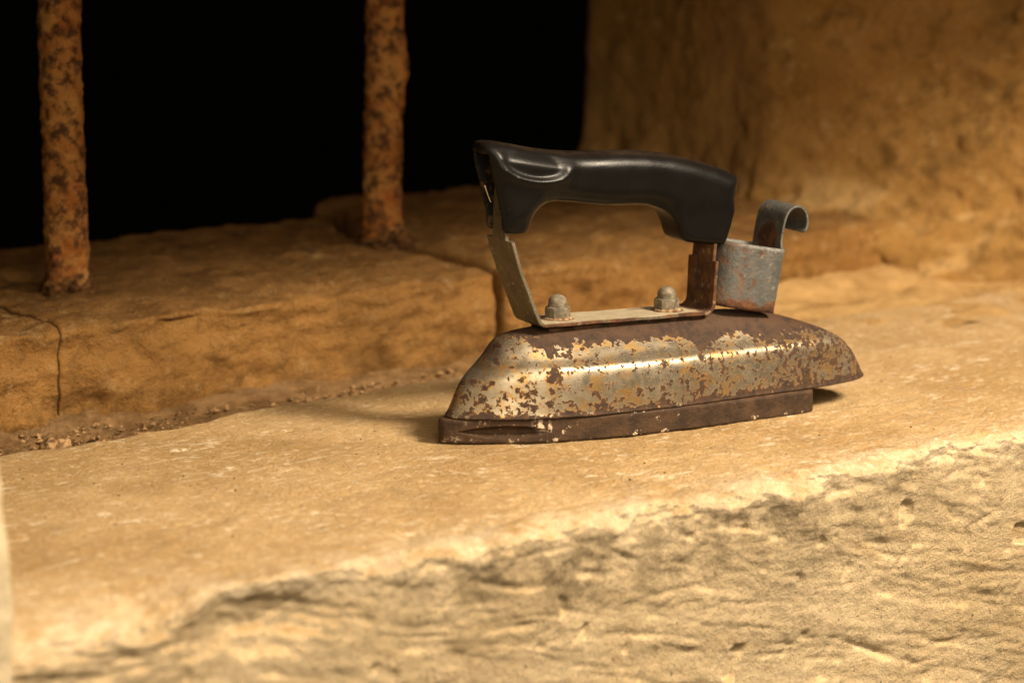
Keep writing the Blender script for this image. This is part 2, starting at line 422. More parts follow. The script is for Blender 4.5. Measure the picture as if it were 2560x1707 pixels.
M_HANDLE = mat_handle()
M_THREAD = mat_grit('dry_fibre', (0.50, 0.38, 0.20), (0.70, 0.55, 0.32))

# ------------------------------------------------------------------ the setting: front sill
_rs = np.random.default_rng(12)
STROKES = [(-0.36 + 0.76 * _rs.random(), -0.008 - 0.21 * _rs.random(), 0.010 + 0.034 * _rs.random() ** 1.5, R(-11 + 7 * _rs.standard_normal()) + (R(38) if _rs.random() < 0.07 else 0),
            0.0007 + 0.0008 * _rs.random(), 0.0003 + 0.0009 * _rs.random() ** 2) for _ in range(900)]
def strokes(x, z):
    out = np.zeros_like(x)
    sel = np.where((x > -0.42) & (x < 0.46) & (z > -0.26) & (z < -0.004))[0]
    sx, sz = x[sel], z[sel]; o = np.zeros_like(sx)
    for (cx, cz, L, a, w, d) in STROKES:
        k = np.where((np.abs(sx - cx) < L) & (np.abs(sz - cz) < L))[0]
        u = (sx[k] - cx) * math.cos(a) + (sz[k] - cz) * math.sin(a); v = -(sx[k] - cx) * math.sin(a) + (sz[k] - cz) * math.cos(a)
        v = v + 6.0 * (u * u) * math.sin(cx * 900) * 0.6
        e = np.clip(1 - (u / (L * 0.8)) ** 2, 0, 1)
        o[k] += e * d * (-np.exp(-(v / w) ** 2) + 0.12 * np.exp(-((v + 2.0 * w) / (1.3 * w)) ** 2))
    out[sel] = o
    return out

def sill_disp(P, N):
    x, y, z = P[:, 0], P[:, 1], P[:, 2]
    D = np.zeros_like(P)
    up = np.clip(N[:, 2], 0, 1); fr = np.clip(-N[:, 1], 0, 1); bk = np.clip(N[:, 1], 0, 1)
    # worn top
    top = 0.0011 * fbm(P * [7, 7, 7], 1, 3) + 0.0008 * fbm(P * [55, 80, 55], 2, 4, 0.6)
    keep = sstep(-0.075, 0.0, y)                # nearly flat where the iron stands
    top *= 1 - 0.45 * keep
    # chiselled front face: strokes dipping to the right
    a = R(-13); u = x * math.cos(a) + z * math.sin(a); v = -x * math.sin(a) + z * math.cos(a)
    Q = np.stack([u * 9, np.zeros_like(u), v * 55], 1); Q += 0.35 * fbm(P * 18, 5, 2)[:, None]
    st = fbm(Q, 11, 4, 0.55)
    Q2 = np.stack([u * 26, np.zeros_like(u) + 3.3, v * 120], 1) + 0.4 * fbm(P * 30, 6, 2)[:, None]
    st2 = fbm(Q2, 13, 3, 0.55)
    face = 0.0050 * fbm(P * 7, 21, 2) + 0.0015 * st + 0.0009 * st2 + 0.0007 * fbm(P * 110, 23, 5, 0.66)
    pit = fbm(P * 34, 31, 2)
    face -= 0.0030 * sstep(0.58, 0.74, pit)
    face += strokes(x, z)
    face -= 0.0016 * sstep(0.60, 0.72, fbm(P * 60, 33, 2))
    # crumbled arris
    dz = -z; dy = y + 0.158
    near = np.exp(-(np.clip(dz, 0, 1) + np.clip(dy, 0, 1)) / 0.016)
    ch = fbm(np.stack([x * 16, x * 0, z * 30], 1), 41, 4, 0.6)
    chip = near * (0.003 + 0.0045 * sstep(-0.15, 0.6, ch) + 0.0042 * fbm(P * 45, 43, 5, 0.62))
    # undercut just below the arris
    band = np.exp(-((dz - 0.020 - 0.007 * ch) / 0.011) ** 2)
    und = band * (0.0 + 0.0025 * sstep(-0.1, 0.5, fbm(np.stack([x * 10, x * 0, z * 4], 1), 47, 3)))
    # the broken-out hollow on the left and the worn ramp beside it
    hole = np.exp(-((x + 0.205) / 0.040) ** 2 - ((dz - 0.016) / 0.012) ** 2)
    ramp = sstep(-0.225, -0.26, x) * near
    D[:, 2] += up * top - ramp * 0.012 - chip * up * 0.55
    D[:, 1] += fr * (-face) + fr * und + chip * 0.9 + hole * 0.010 * fr
    D[:, 0] += 0
    # ragged back edge towards the gutter (closer on the left)
    back = 0.017 * sstep(-0.12, 0.05, x) - 0.012 + 0.008 * fbm(np.stack([x * 9, x * 0, x * 0], 1), 51, 3) + 0.003 * fbm(np.stack([x * 45, x * 0, z * 30], 1), 53, 3)
    D[:, 1] += sstep(0.06, 0.125, y) * back
    return D

def sill_attr(P, N):
    x, y, z = P[:, 0], P[:, 1], P[:, 2]
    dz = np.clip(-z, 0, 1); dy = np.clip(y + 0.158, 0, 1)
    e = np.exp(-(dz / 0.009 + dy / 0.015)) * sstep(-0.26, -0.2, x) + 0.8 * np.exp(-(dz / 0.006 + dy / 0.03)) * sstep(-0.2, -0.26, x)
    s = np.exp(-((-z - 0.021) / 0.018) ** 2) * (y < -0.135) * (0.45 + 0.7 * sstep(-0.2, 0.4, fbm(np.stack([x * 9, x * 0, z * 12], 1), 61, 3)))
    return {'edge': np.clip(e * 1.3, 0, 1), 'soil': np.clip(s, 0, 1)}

xs = span(-0.80, 0.02, -0.37, 0.0012, 0.34, 0.0025, 0.66, 0.02, 0.90)
ys = span(-0.158, 0.0012, -0.125, 0.003, 0.10, 0.0015, 0.128)
zs = span(-0.42, 0.010, -0.22, 0.0012, 0.0)
sill = rock_block('window_sill', xs, ys, zs, 0.011, sill_disp, M_SILL, faces='yYZ', attr=sill_attr)
tag(sill, 'worn yellow limestone window sill with rough chiselled front face', 'window sill', kind='structure')

# gutter of dirt between the sill and the raised slabs
def gutter():
    gx = span(-0.80, 0.02, -0.36, 0.0022, 0.64, 0.02, 0.9); gy = span(0.06, 0.01, 0.095, 0.0022, 0.235)
    X, Y = np.meshgrid(gx, gy, indexing='ij'); P = np.stack([X.ravel(), Y.ravel(), 0 * X.ravel()], 1)
    x = P[:, 0]; y = P[:, 1]
    z = -0.015 + 0.012 * sstep(0.25, 0.42, x) + 0.003 * fbm(P * 14, 71, 3) + 0.0016 * fbm(P * 60, 72, 3)
    rough = 0.3 + 0.9 * sstep(-0.02, -0.12, x)
    z += rough * 0.004 * np.abs(fbm(P * 130, 73, 3)) + 0.006 * sstep(0.175, 0.215, y)
    m = sstep(0.22, 0.36, x + 0.05 * fbm(P * 9, 75, 2))
    mound = -0.004 + 0.0035 * sstep(0.30, 0.42, x) + 0.012 * sstep(0.165, 0.215, y) + 0.004 * fbm(P * 22, 76, 4, 0.6) - 0.006 * sstep(0.25, 0.5, fbm(P * 40, 78, 2)) * sstep(0.21, 0.25, y)
    z = z * (1 - m) + mound * m
    z = np.where(y > 0.225, -0.05, z)
    P[:, 2] = z
    nA, nB = len(gx), len(gy); idx = np.arange(nA * nB).reshape(nA, nB)
    F = np.stack([idx[:-1, :-1], idx[1:, :-1], idx[1:, 1:], idx[:-1, 1:]], -1).reshape(-1, 4)
    o = link_mesh('gutter', P, F, M_DIRT, attrs={'plaster': np.clip(m + sstep(0.12, 0.30, x) * 0.6, 0, 1)})
    return tag(o, 'dusty dirt filled gutter behind the front sill', 'gutter', kind='structure')
gutter()

# raised back ledge of three slabs
def slab_disp(seed, x0, x1, lift, jL, jR):
    def f(P, N):
        x, y, z = P[:, 0], P[:, 1], P[:, 2]
        up = np.clip(N[:, 2], 0, 1)[:, None]
        n = 0.0035 * fbm(P * 11, seed, 3) + 0.0028 * fbm(P * 40, seed + 1, 4, 0.6)
        fr = np.clip(-N[:, 1], 0, 1)
        n = n + fr * (0.005 * fbm(P * [14, 14, 22], seed + 2, 3) + 0.003 * fbm(P * [30, 30, 90], seed + 3, 3) - 0.003 * sstep(0.36, 0.64, fbm(P * 38, seed + 4, 2)))
        D = N * n[:, None] * [0.0, 1, 1]
        # worn rounded front arris
        near = np.exp(-(np.clip(0.043 - z, 0, 1) + np.clip(y - 0.2, 0, 1)) / 0.018)
        D[:, 2] -= near * (0.005 + 0.004 * fbm(np.stack([x * 10, y * 0, z * 0], 1), seed + 7, 3))
        D[:, 2] += lift * sstep(0.19, 0.30, y) * (z > 0.01)
        if jR == 902: D[:, 0] += 0.042 * sstep(0.33, 0.45, y) * sstep(0.06, 0.188, x)
        if jL == 902: D[:, 0] += 0.042 * sstep(0.33, 0.45, y) * sstep(0.36, 0.196, x)
        # ragged back edge
        D[:, 1] += sstep(0.38, 0.46, y) * (0.012 * fbm(np.stack([x * 12, y * 0, z * 5], 1), seed + 9, 3) + 0.004 * fbm(P * 40, seed + 10, 2))
        # side joints wander
        jw = lambda sd: 0.0028 * fbm(np.stack([y * 12, z * 18, y * 0], 1), sd, 3)
        D[:, 0] += np.where(N[:, 0] > 0, jw(jR), jw(jL)) * sstep(0.006, 0.0, np.minimum(x - x0, x1 - x))
        return D
    return f
def slab_attr(P, N):
    s = 0.55 * sstep(0.012, -0.006, P[:, 2]) * (P[:, 1] < 0.24)
    for bx, by in ((-0.046, 0.283), (0.190, 0.311)):
        s = s + 1.2 * np.exp(-(np.hypot(P[:, 0] - bx, P[:, 1] - by) / 0.026) ** 2)
    s = np.clip(s, 0, 1)
    return {'edge': 0 * s, 'soil': s}
ledge = empty('back_ledge', (0, 0, 0)); tag(ledge, 'raised ledge of broken limestone slabs carrying the bars', 'ledge', kind='structure')
for k, (x0, x1, y1, lift, fine) in enumerate(((-0.70, -0.0982, 0.425, -0.001, -0.30), (-0.0972, 0.188, 0.432, 0.0, -0.0972), (0.196, 0.66, 0.462, 0.003, 0.196))):
    sx = span(x0, 0.02, fine, 0.0025, x1) if fine > x0 else span(x0, 0.0025, x1)
    rock_block('slab', sx, span(0.20, 0.0025, y1), span(-0.06, 0.0025, 0.042), 0.0012 if k < 2 else 0.005,
               slab_disp((100, 100, 140)[k], x0, x1, lift, 900 + k, 901 + k), M_SLAB, ledge, faces='xXyYZ', attr=slab_attr)

# right jamb (splayed behind the bars), left jamb
def jamb_disp(P, N):
    x, y, z = P[:, 0], P[:, 1], P[:, 2]
    D = np.zeros_like(P)
    fx = sstep(0.0, 0.15, np.clip(-N[:, 0], 0, 1))
    # splayed reveal: straight behind the bars, opening towards the room
    sp = 0.55 * 0.5 * ((0.285 - y) + np.sqrt((0.285 - y) ** 2 + 0.006 ** 2)) + 0.60 * 0.5 * ((0.20 - y) + np.sqrt((0.20 - y) ** 2 + 0.03 ** 2)) - 0.006
    D[:, 0] += sp * np.clip((0.95 - x) / (0.95 - 0.487), 0, 1)
    n = 0.005 * fbm(P * [6, 6, 4], 201, 2) + 0.0018 * fbm(P * [26, 26, 18], 203, 4, 0.55) + 0.0010 * fbm(P * 80, 205, 3)
    rough = sstep(0.25, 0.13, y)
    n += rough * (0.0075 * fbm(P * 46, 207, 4, 0.68) - 0.008 * sstep(0.28, 0.52, fbm(P * 34, 209, 3)))
    n -= 0.0015 * sstep(0.40, 0.62, fbm(P * 24, 211, 2))
    D[:, 0] -= fx * n
    # rough fillet where it meets the ledge and the sill
    hz = np.maximum(z - 0.044 * sstep(0.19, 0.21, y), 0)
    D[:, 0] -= fx * 0.030 * np.exp(-hz / 0.020) * np.clip(0.5 + 1.0 * fbm(P * 13, 213, 4, 0.6), 0.05, 1.6)
    # worm-like ring in the plaster high on the wall
    rr = np.sqrt(((y - 0.245) / 1.2) ** 2 + (z - 0.165) ** 2)
    D[:, 0] += fx * 0.005 * np.exp(-((rr - 0.010) / 0.0028) ** 2) * sstep(-0.006, 0.003, z - 0.165)
    return D
def jamb_attr(P, N):
    y, z = P[:, 1], P[:, 2]
    s = 0.6 * sstep(0.20, 0.55, fbm(P * 16, 221, 3)) * sstep(0.28, 0.14, y) + 0.35 * sstep(0.1, 0.6, fbm(P * 7, 223, 3)) + 0.6 * np.exp(-np.maximum(z, 0) / 0.02) * sstep(0.16, 0.20, y) * sstep(0.24, 0.2, y)
    return {'edge': 0 * s, 'soil': np.clip(s, 0, 1)}
jamb = rock_block('wall_right', span(0.487, 0.05, 0.95), span(-0.155, 0.02, 0.02, 0.0025, 0.478), span(-0.10, 0.02, -0.02, 0.0028, 0.26, 0.03, 0.85),
                  0.012, jamb_disp, M_JAMB, faces='xyY', attr=jamb_attr)
tag(jamb, 'rough ochre plastered stone reveal at the right of the window', 'wall', kind='structure')

def left_disp(P, N):
    n = 0.004 * fbm(P * 9, 301, 3) + 0.001 * fbm(P * 60, 303, 3)
    D = N * n[:, None]
    z = P[:, 2]
    D[:, 0] -= 0.032 * z
    return D
leftj = rock_block('wall_left', span(-0.75, 0.03, -0.40, 0.004, -0.3205), span(-0.166, 0.004, -0.135, 0.03, 0.10), span(-0.03, 0.004, 0.40, 0.03, 0.85),
                   0.006, left_disp, M_LEFT, faces='xXyYz', attr=lambda P, N: {'edge': 0 * P[:, 0], 'soil': 0 * P[:, 0]})
tag(leftj, 'pale plastered edge of the window opening at far left', 'wall', kind='structure')

lint = rock_block('shading_lintel', span(-0.75, 0.03, 0.95), span(-0.16, 0.03, 0.66), span(0.345, 0.03, 0.85), 0.015,  # unseen lintel, added to keep the overhead light off the back ledge
                  lambda P, N: N * (0.006 * fbm(P * 8, 331, 3))[:, None], M_JAMB, faces='xXyYzZ', attr=lambda P, N: {'edge': 0 * P[:, 0], 'soil': 0 * P[:, 0]})
tag(lint, 'unseen stone lintel added to shade the back of the window', 'wall', kind='structure')

# ------------------------------------------------------------------ window bars
def bar(name, x, y, z0, label, seed, kink):
    H = 0.80; nz, na = 330, 40
    zz = np.concatenate([np.linspace(0, 0.24, 230), np.linspace(0.245, H, nz - 230)])
    A = np.linspace(0, 2 * math.pi, na, endpoint=False)
    Z, T = np.meshgrid(zz, A, indexing='ij'); Z = Z.ravel(); T = T.ravel()
    r0 = 0.0117
    C = np.stack([np.cos(T), np.sin(T), Z], 1)
    U = np.stack([np.cos(T) * r0, np.sin(T) * r0, Z], 1)
    r = r0 + 0.0006 * fbm(U * 55, seed, 3) + 0.0011 * fbm(U * 170, seed + 1, 4, 0.6)
    r += 0.0016 * np.exp(-Z / 0.006) + 0.0012 * fbm(U * 90, seed + 2, 2) * np.exp(-Z / 0.02)
    if kink: r += 0.0028 * np.exp(-((Z - 0.108) / 0.012) ** 2) * np.clip(np.cos(T + 0.4), 0, 1)
    cx = 0.0013 * fbm(np.stack([Z * 6, Z * 0 + seed, Z * 0], 1), seed + 3, 2)
    if kink: cx = cx + 0.0030 * sstep(0.05, 0.12, Z) * sstep(0.30, 0.12, Z) - 0.002
    V = np.stack([np.cos(T) * r + cx, np.sin(T) * r, Z], 1)
    idx = np.arange(nz * na).reshape(nz, na); nx = np.roll(idx, -1, 1)
    F = np.stack([idx[:-1], nx[:-1], nx[1:], idx[1:]], -1).reshape(-1, 4)
    o = empty(name, (x, y, z0))
    link_mesh('rod', V, F, M_BAR, o)
    # crust of rust and mortar at the foot
    n2, m2 = 40, 14
    A = np.linspace(0, 2 * math.pi, n2, endpoint=False); Q = np.linspace(0, 1, m2)
    q, T = np.meshgrid(Q, A, indexing='ij'); q = q.ravel(); T = T.ravel()
    base = np.stack([np.cos(T), np.sin(T), q * 2], 1)
    nb = fbm(base * 1.7, seed + 5, 4, 0.6)
    rr = 0.0112 + (1 - q) ** 1.3 * (0.0085 + 0.010 * nb) + 0.001 * nb
    hh = q * (0.015 + 0.004 * fbm(np.stack([np.cos(T) * 2, np.sin(T) * 2, q * 0], 1), seed + 6, 2)) - 0.004
    V = np.stack([np.cos(T) * rr, np.sin(T) * rr, hh], 1)
    idx = np.arange(n2 * m2).reshape(m2, n2); nx = np.roll(idx, -1, 1)
    F = np.stack([idx[:-1], nx[:-1], nx[1:], idx[1:]], -1).reshape(-1, 4)
    link_mesh('rust_collar', V, F, M_CRUST, o)
    return tag(o, label, 'window bar', 'rusty window bars')
bar('window_bar', -0.046, 0.283, 0.0405, 'straight rusty round window bar by the cracked slab at far left', 400, False)
bar('window_bar', 0.190, 0.311, 0.0435, 'bent rusty window bar with a bulge standing in the open slab joint', 430, True)

# ------------------------------------------------------------------ the clothes iron (local frame: x nose to heel, y away, z up; millimetres)
iron = empty('clothes_iron', (0, 0, 0.0007), R(28 - 38))
tag(iron, 'old rusty electric clothes iron with black handle standing on the sill', 'clothes iron')
MM = 0.001

def interp(xk, yk, x):
    """monotone-ish cubic through knots"""
    xk = np.array(xk, float); yk = np.array(yk, float)
    h = np.diff(xk); d = np.diff(yk) / h
    m = np.zeros_like(xk); m[0] = d[0]; m[-1] = d[-1]
    for i in range(1, len(xk) - 1):
        m[i] = 0 if d[i - 1] * d[i] <= 0 else 2 * d[i - 1] * d[i] / (d[i - 1] + d[i])
    x = np.clip(x, xk[0], xk[-1]); i = np.clip(np.searchsorted(xk, x, side='right') - 1, 0, len(h) - 1)
    t = (x - xk[i]) / h[i]; t2, t3 = t * t, t * t * t
    return (2*t3-3*t2+1)*yk[i] + (t3-2*t2+t)*h[i]*m[i] + (-2*t3+3*t2)*yk[i+1] + (t3-t2)*h[i]*m[i+1]

# ---- soleplate
def soleplate():
    # half outline from nose tip to heel centre
    ax = np.concatenate([[0, 0.15, 0.7, 1.6], np.linspace(3, 196, 170)])
    w = interp([0, 0.15, 0.7, 1.6, 3, 8, 14, 25, 38, 50, 66, 83, 101, 120, 150, 175, 196],
               [0, 1.1, 2.3, 3.4, 4.5, 8.1, 11.8, 17.8, 23.2, 26.6, 30.0, 32.2, 33.0, 33.0, 32.4, 31.2, 29.6], ax)
    co = []
    rc = 6.0; cx, cw = 196, 29.6 - rc
    for k in range(1, 9):
        t = k / 8 * math.pi / 2; co.append((cx + rc * math.sin(t), cw + rc * math.cos(t)))
    for k in range(1, 11): co.append((cx + rc, cw * (1 - k / 10)))
    half = np.concatenate([np.stack([ax, w], 1), np.array(co)])
    near = np.stack([half[:, 0], -half[:, 1]], 1); far = half[-2:0:-1]
    O = np.concatenate([near, far]); n = len(O)
    tang = np.roll(O, -1, 0) - np.roll(O, 1, 0); nrm = np.stack([tang[:, 1], -tang[:, 0]], 1); nrm /= np.linalg.norm(nrm, axis=1, keepdims=True)
    prof = [(-1.6, 0.0), (-0.7, 0.1), (-0.15, 0.5), (0, 1.1)] + [(0, z) for z in np.linspace(1.6, 10.6, 34)] + [(-0.25, 11.3), (-0.8, 11.8), (-1.6, 12.0), (-5, 12.0)]
    V, rings = [], []
    for (off, z) in prof:
        P = O + nrm * off
        o3 = np.concatenate([P, np.full((n, 1), z)], 1)
        # button groove: a lens-shaped notch on both flanks near the nose
        u = (O[:, 0] - 27.5) / 20.5; hz = 3.2 * np.clip(1 - u * u, 0, 1)
        dz = np.abs(z - 5.8) / np.maximum(hz, 1e-3)
        dep = np.where((np.abs(u) < 1) & (dz < 1), 4.4 * np.sqrt(np.clip(1 - u * u, 0, 1)) * np.clip(1 - dz ** 2.2, 0, 1) ** 0.7, 0)
        o3[:, :2] -= nrm * dep[:, None]
        Q = np.concatenate([O, np.full((n, 1), z)], 1)
        o3[:, :2] += nrm * (0.16 * fbm(Q * 0.18, 501, 3))[:, None]
        rings.append(o3)
    V = np.concatenate(rings) * MM; m = len(prof)
    idx = np.arange(n * m).reshape(m, n); nx = np.roll(idx, -1, 1)
    F = [tuple(q) for q in np.stack([idx[:-1], nx[:-1], nx[1:], idx[1:]], -1).reshape(-1, 4)]
    F.append(tuple(idx[0][::-1])); F.append(tuple(idx[-1]))
    return link_mesh('soleplate', V, F, M_SOLE, iron)
soleplate()

# ---- pressed steel cover
def cover():
    zz = np.concatenate([np.linspace(12.5, 28, 26), np.linspace(28.6, 51.0, 46), np.linspace(51.25, 52.8, 9)])
    # nose end, heel end and half-width factor of the plan outline at each height
    A0 = interp([12.5, 15, 20, 25, 30, 36, 41, 46, 49, 51, 52, 52.8], [3.6, 5.4, 7.8, 10.2, 14.4, 22.4, 27.2, 30.6, 33.5, 38.5, 44, 56], zz)
    A1 = interp([12.5, 16, 20, 24, 31, 36, 40, 44, 47.5, 50, 51.6, 52.8], [246.2, 244.4, 242.2, 239.6, 232.5, 224.5, 216, 205, 193, 180, 165, 140], zz)
    WF = interp([12.5, 24, 31, 34.5, 36.4, 37.8, 39.6, 43, 46.5, 49.5, 51.3, 52.3, 52.8], [1.0, 0.985, 0.96, 0.93, 0.885, 0.82, 0.74, 0.62, 0.50, 0.385, 0.29, 0.18, 0.0], zz)
    # plan outline at the bottom, as half width over 0..1
    n = 150
    t = np.linspace(0, math.pi, n); u = 0.5 - 0.5 * np.cos(t); u = 0.6 * u + 0.4 * (t / math.pi)
    xk = np.array([0, 0.3, 1.2, 3, 6, 12, 20, 32, 45, 58, 75, 95, 115, 140, 165, 188, 205, 218, 228, 236, 241, 243.5, 244.3])
    wk = np.array([0, 1.8, 3.7, 6.0, 8.8, 13.2, 18.0, 23.4, 27.5, 30.2, 31.9, 32.5, 32.3, 31.2, 29.6, 28.0, 26.4, 24.2, 21.2, 16.6, 11.4, 6.2, 0])
    w = interp(xk, wk, u * 244.3)
    V = []
    m = len(zz)
    for j in range(m):
        a = A0[j] + (A1[j] - A0[j]) * u
        kz = 0.55 * float(sstep(22, 46, zz[j])) * (1 - sstep(0.25, 0.6, u)) + 0.40 * float(sstep(20, 40, zz[j])) * sstep(0.6, 0.9, u); b = 32.5 * (w / 32.5) ** (1 - kz) * WF[j]
        flare = 0.45 * max(0, (13.6 - zz[j]) / 1.1)
        # the skirt lifts a little towards the heel
        z = zz[j] + 0.0 * u
        near = np.stack([a, -(b + flare * np.minimum(1, w / 6)), z], 1); far = np.stack([a, b + flare * np.minimum(1, w / 6), z], 1)[::-1][1:-1]
        V.append(np.concatenate([near, far]))
    N = len(V[0]); V = np.concatenate(V)
    V[:, 2] += 0.25 * fbm(V * 0.03, 511, 2); V[:, 1] += 0.3 * fbm(V * 0.03, 513, 2)
    idx = np.arange(N * m).reshape(m, N); nx = np.roll(idx, -1, 1)
    F = [tuple(q) for q in np.stack([idx[:-1], nx[:-1], nx[1:], idx[1:]], -1).reshape(-1, 4)]
    F.append(tuple(idx[-1]))
    o = link_mesh('cover', V * MM, F, M_COVER, iron)
    so = o.modifiers.new('thickness', 'SOLIDIFY'); so.thickness = 0.0009; so.offset = -1
    return o
cover()

# ---- strip helper: a bent sheet strip, profile (x,z) in mm with half widths
def strip(name, prof, hw, th, mat, parent, bev=0.35, wob=0, y0=0.0):
    prof = np.array(prof, float); hw = np.array(hw, float)
    d = np.gradient(prof, axis=0)
    for i in range(len(prof)):           # one-sided where stations coincide
        j0, j1 = max(0, i - 1), min(len(prof) - 1, i + 1)
        while j0 > 0 and np.linalg.norm(prof[i] - prof[j0]) < 0.05: j0 -= 1
        while j1 < len(prof) - 1 and np.linalg.norm(prof[i] - prof[j1]) < 0.05: j1 += 1
        d[i] = prof[j1] - prof[j0]
    d /= np.linalg.norm(d, axis=1, keepdims=True)
    nr = np.stack([-d[:, 1], d[:, 0]], 1)
    V = []
    nb = 9
    sec = []
    for s in np.linspace(-1, 1, nb): sec.append((s, 0.5, 0))
    sec.append((1, 0.5, 1)); sec.append((1, -0.5, 1))
    for s in np.linspace(1, -1, nb): sec.append((s, -0.5, 0))
    sec.append((-1, -0.5, 1)); sec.append((-1, 0.5, 1))
    ns = len(sec)
    for i, (p, h) in enumerate(zip(prof, hw)):
        for (s, q, e) in sec:
            hh = h if e else h - bev
            k = q * th * (1 - (2 * bev / th if e else 0))
            ww = wob * perlin(np.array([[p[0] * 0.06, s * 0.7, p[1] * 0.06]]), 77)[0] if wob else 0
            pt = p + nr[i] * (k + ww)
            V.append((pt[0], y0 + s * hh, pt[1]))
    m = len(prof); idx = np.arange(m * ns).reshape(m, ns); nx = np.roll(idx, -1, 1)
    F = [tuple(q) for q in np.stack([idx[:-1], idx[1:], nx[1:], nx[:-1]], -1).reshape(-1, 4)]
    F.append(tuple(idx[0])); F.append(tuple(idx[-1][::-1]))
    o = link_mesh(name, np.array(V) * MM, F, mat, parent, smooth=True)
    o.data.set_sharp_from_angle(angle=R(40)) if hasattr(o.data, 'set_sharp_from_angle') else None
    return o

def resample(pts, step):
    """densify and round a polyline (Catmull-Rom-free: straight runs with filleted corners given as (x,z,r))"""
    out = []
    n = len(pts)
    for i, (x, z, r) in enumerate(pts):
        p = np.array([x, z], float)
        if 0 < i < n - 1 and r > 0:
            a = np.array(pts[i - 1][:2], float) - p; b = np.array(pts[i + 1][:2], float) - p
            a /= np.linalg.norm(a); b /= np.linalg.norm(b)
            ang = math.acos(np.clip(a @ b, -1, 1)); tl = r / math.tan(ang / 2)
            p0, p1 = p + a * tl, p + b * tl
            bis = (a + b) / np.linalg.norm(a + b); c = p + bis * r / math.sin(ang / 2)
            t0 = math.atan2(*(p0 - c)[::-1]); t1 = math.atan2(*(p1 - c)[::-1])
            dt = (t1 - t0 + math.pi) % (2 * math.pi) - math.pi
            for k in range(9): out.append(c + r * np.array([math.cos(t0 + dt * k / 8), math.sin(t0 + dt * k / 8)]))
        else: out.append(p)
    res = [out[0]]
    for q in out[1:]:
        L = np.linalg.norm(q - res[-1]); k = max(1, int(L / step)); p = res[-1]
        for j in range(1, k + 1): res.append(p + (q - p) * j / k)
    return np.array(res)

# ---- bracket: base strip with two uprights
def bracket():
    lo = resample([(34.0, 98.3, 0), (39.6, 80.5, 60), (50.0, 55.3, 4.5), (100, 54.3, 0), (149.2, 53.6, 5.0), (150.8, 79.7, 0)], 2.5)
    upL = resample([(35.2, 125, 0), (34.6, 111, 0), (34.0, 98.3, 0)], 2.5); upR = resample([(150.8, 79.7, 0), (152.6, 98, 0)], 2.5)
    prof = np.concatenate([upL, lo, upR]); hw = [7.0] * len(upL) + [13.0] * len(lo) + [9.8] * len(upR)
    o = strip('bracket', prof, hw, 1.9, M_BRACKET, iron, 0.3, 0.5)
    return o
br = bracket()
# dark strip filling the gap between cover crown and the bracket base
def pad():
    strip('gap_strip', resample([(56, 52.0, 0), (100, 51.8, 0), (144, 51.2, 0)], 4), [9.0] * len(resample([(56, 52.0, 0), (100, 51.8, 0), (144, 51.2, 0)], 4)), 1.8, M_SOLE, iron, 0.3)
pad()

# ---- domed cap nuts
def cap_nut(x, z, rot):
    V, F = [], []
    # hexagon with chamfered top (corners cut by a cone) built as rings of 24
    n = 48
    def hexr(t, r): 
        t = (t - rot + math.pi / 6) % (math.pi / 3) - math.pi / 6
        return r / math.cos(t)
    rings = []
    A = np.linspace(0, 2 * math.pi, n, endpoint=False)
    rh = np.array([hexr(a, 5.7) for a in A])
    for zz, lim in ((0.0, 6.45), (0.35, 6.6), (4.2, 6.6), (4.6, 6.45), (5.0, 6.15), (5.3, 5.85), (5.5, 5.5)):
        rings.append(np.stack([x + np.minimum(rh, lim) * np.cos(A), np.minimum(rh, lim) * np.sin(A), np.full(n, z + zz)], 1))
    rings.append(np.stack([x + 4.75 * np.cos(A), 4.75 * np.sin(A), np.full(n, z + 5.55)], 1))
    rings.append(np.stack([x + 4.75 * np.cos(A), 4.75 * np.sin(A), np.full(n, z + 7.0)], 1))
    for k in range(1, 9):
        t = k / 8.0 * math.pi / 2; r = 4.75 * math.cos(t) + 0.05
        rings.append(np.stack([x + r * np.cos(A), r * np.sin(A), np.full(n, z + 7.0 + 4.55 * math.sin(t))], 1))
    V = np.concatenate(rings); m = len(rings); idx = np.arange(m * n).reshape(m, n); nx = np.roll(idx, -1, 1)
    F = [tuple(q) for q in np.stack([idx[:-1], nx[:-1], nx[1:], idx[1:]], -1).reshape(-1, 4)]; F.append(tuple(idx[-1]))
    o = link_mesh('cap_nut', V * MM, F, M_NUT, br)
    o.data.set_sharp_from_angle(angle=R(28))
    # rusty washer under it
    ring2 = []
    for r, zz in ((4.0, 0.9), (6.6, 0.9), (7.2, 0.6), (7.4, 0.05), (7.3, -0.6)):
        rr = r + 0.18 * perlin(np.stack([np.cos(A) * 2 + x, np.sin(A) * 2, A * 0], 1), 5)
        ring2.append(np.stack([x + rr * np.cos(A), rr * np.sin(A), np.full(n, z - 0.55 + zz)], 1))
    V = np.concatenate(ring2); m = len(ring2); idx = np.arange(m * n).reshape(m, n); nx = np.roll(idx, -1, 1)
    F = [tuple(q) for q in np.stack([idx[:-1], idx[1:], nx[1:], nx[:-1]], -1).reshape(-1, 4)]
    link_mesh('washer', V * MM, F, M_WASHER, br)
cap_nut(66.0, 56.6, 0.28); cap_nut(129.0, 55.5, 0.1)

